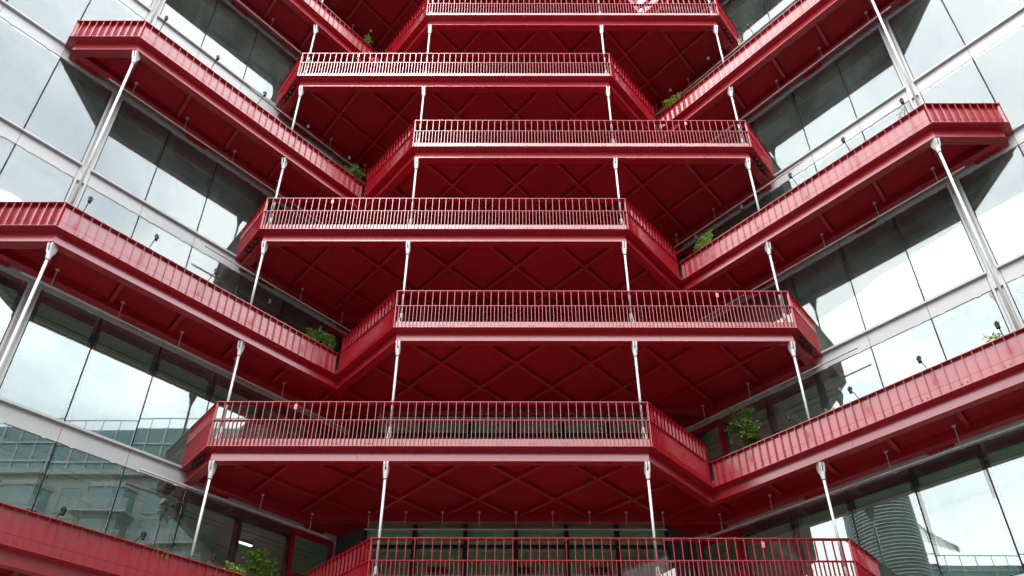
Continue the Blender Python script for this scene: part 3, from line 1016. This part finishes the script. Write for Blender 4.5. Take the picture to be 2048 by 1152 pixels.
# ------------------------------------------------------------------ the street opposite (seen mirrored in the panes)
def block(name, label, cx, cy, ang, width, depth, z1, z2, bay, floor, m_wall):
    """a stone house with bays and balconies up to z1 and a glazed attic up to z2; its front faces local +y"""
    root = thing(name, label, 'building', (cx, cy, 0), ang)
    hw = width / 2
    put('wall', MB().box(-hw, hw, -depth, 0, 0.01, z1).mesh('wall', m_wall), root)
    put('attic', MB().box(-hw + 0.6, hw - 0.6, -depth + 1, -0.9, z1 + 0.5, z2).mesh('attic', M_teal), root)
    put('cornice', MB().box(-hw - 0.4, hw + 0.4, -depth - 0.4, 0.5, z1 + 0.003, z1 + 0.5).mesh('cornice', m_wall), root)
    gr = MB()
    n = int(width / 1.6)
    for k in range(n + 1):
        x = -hw + 0.6 + (width - 1.2) * k / n
        gr.box(x - 0.05, x + 0.05, -0.895, -0.80, z1 + 0.5, z2)
    z = z1 + 2.0
    while z < z2:
        gr.box(-hw + 0.6, hw - 0.6, -0.79, -0.74, z - 0.06, z + 0.06)
        z += 1.9
    o = put('attic_grid', gr.mesh('attic_grid', M_steel), root)
    rl = MB()
    for k in range(n + 1):
        x = -hw + 0.6 + (width - 1.2) * k / n
        rl.box(x - 0.03, x + 0.03, -1.0, -0.94, z2 + 0.001, z2 + 1.1)
    rl.box(-hw + 0.6, hw - 0.6, -1.02, -0.93, z2 + 1.101, z2 + 1.18)
    put('roof_railing', rl.mesh('roof_railing', M_steel), root)
    wm = MB().box(-0.8, 0.8, 0.005, 0.03, 0.0, 2.3).mesh('window', M_teal)
    fm = MB().box(-0.95, -0.8, 0.004, 0.08, -0.1, 2.45).box(0.8, 0.95, 0.004, 0.08, -0.1, 2.45).box(-0.8, 0.8, 0.004, 0.08, 2.3, 2.45).box(-0.8, 0.8, 0.004, 0.10, -0.1, 0.0).box(-0.03, 0.03, 0.031, 0.06, 0, 2.3).mesh('frame', M_stone)
    bm = MB()
    bm.prism([(-2.1, 0.004), (-1.5, 1.1), (1.5, 1.1), (2.1, 0.004)], 0.0, 0.45)
    bm.prism([(-2.1, 0.004), (-1.5, 1.1), (1.5, 1.1), (2.1, 0.004)], floor - 0.5, floor - 0.02)
    bay_me = bm.mesh('bay', m_wall)
    bg_ = MB().prism([(-1.95, 0.004), (-1.40, 1.0), (1.40, 1.0), (1.95, 0.004)], 0.451, floor - 0.501).mesh('bay_glass', M_teal)
    br = MB()
    for q in range(7):
        br.box(-2.3, 2.3, 1.55, 1.59, 0.12 + q * 0.15, 0.17 + q * 0.15)
    for x in (-2.3, -1.15, 0, 1.15, 2.25):
        br.box(x, x + 0.05, 1.50, 1.549, -0.1, 1.2)
    br.box(-2.35, 2.35, 0.004, 1.6, -0.12, -0.005)
    br_me = br.mesh('bay_balcony', M_steel)
    x = -hw + bay / 2
    while x < hw - bay / 3:
        z = floor
        k = 0
        while z + floor <= z1 + 0.1:
            b = put('bay', bay_me, root, (x, 0, z))
            put('bay_glass', bg_, b)
            put('bay_balcony', br_me, b)
            w = put('window', wm, root, (x + bay / 2, 0, z + 0.55))
            put('frame', fm, w)
            z += floor
        x += bay
    return root
block('stone_building', 'pale stone building with bay windows across the street, mirrored in the left glass wing', 24.0, -29.0, R(90), 38, 14, 33.5, 39.2, 7.2, 2.95, M_stone)
block('stone_building', 'stone building behind the viewer across the road', -5.0, -50.0, 0, 52, 14, 32.0, 40.0, 6.0, 3.6, M_stone)

tw = thing('round_tower', 'round tower with horizontal louvres, mirrored in the right glass wing', 'building', (-34.0, -25.2, 0))
put('core', MB().tube([(0, 0, 0.0), (0, 0, 37.2)], 2.5, 32).mesh('core', M_teal), tw)
lv = MB().tube([(0, 0, 0), (0, 0, 0.08)], 3.0, 32).mesh('louvre', M_steel)
for k in range(95):
    put('louvre', lv, tw, (0, 0, 1.5 + k * 0.375))
block('glass_office', 'glass office block across the street, mirrored in the right glass wing', -36.0, -50.0, R(-90), 40, 14, 23.0, 31.3, 7.0, 3.6, M_stone)
dm = MB()
for k in range(7):
    dm.tube([(-35.0, -28.0 - k * 0.05, 36.8 - k * 0.55), (-35.0, -29.9 - k * 0.2, 34.3 - k * 0.30), (-35.0, -32.6, 32.5 - k * 0.10)], 0.035, 6)
for k in range(5):
    dm.tube([(-35.1, -28.4 - k * 0.8, 36.3 - k * 0.85), (-35.1, -28.5 - k * 0.8, 33.3 - k * 0.3)], 0.03, 6)
ft = thing('roof_canopy', 'louvred roof canopy stepping down beside the round tower', 'canopy', (0, 0, 0))
put('canopy_louvres', dm.mesh('canopy_louvres', M_steel), ft)['kind'] = 'stuff'
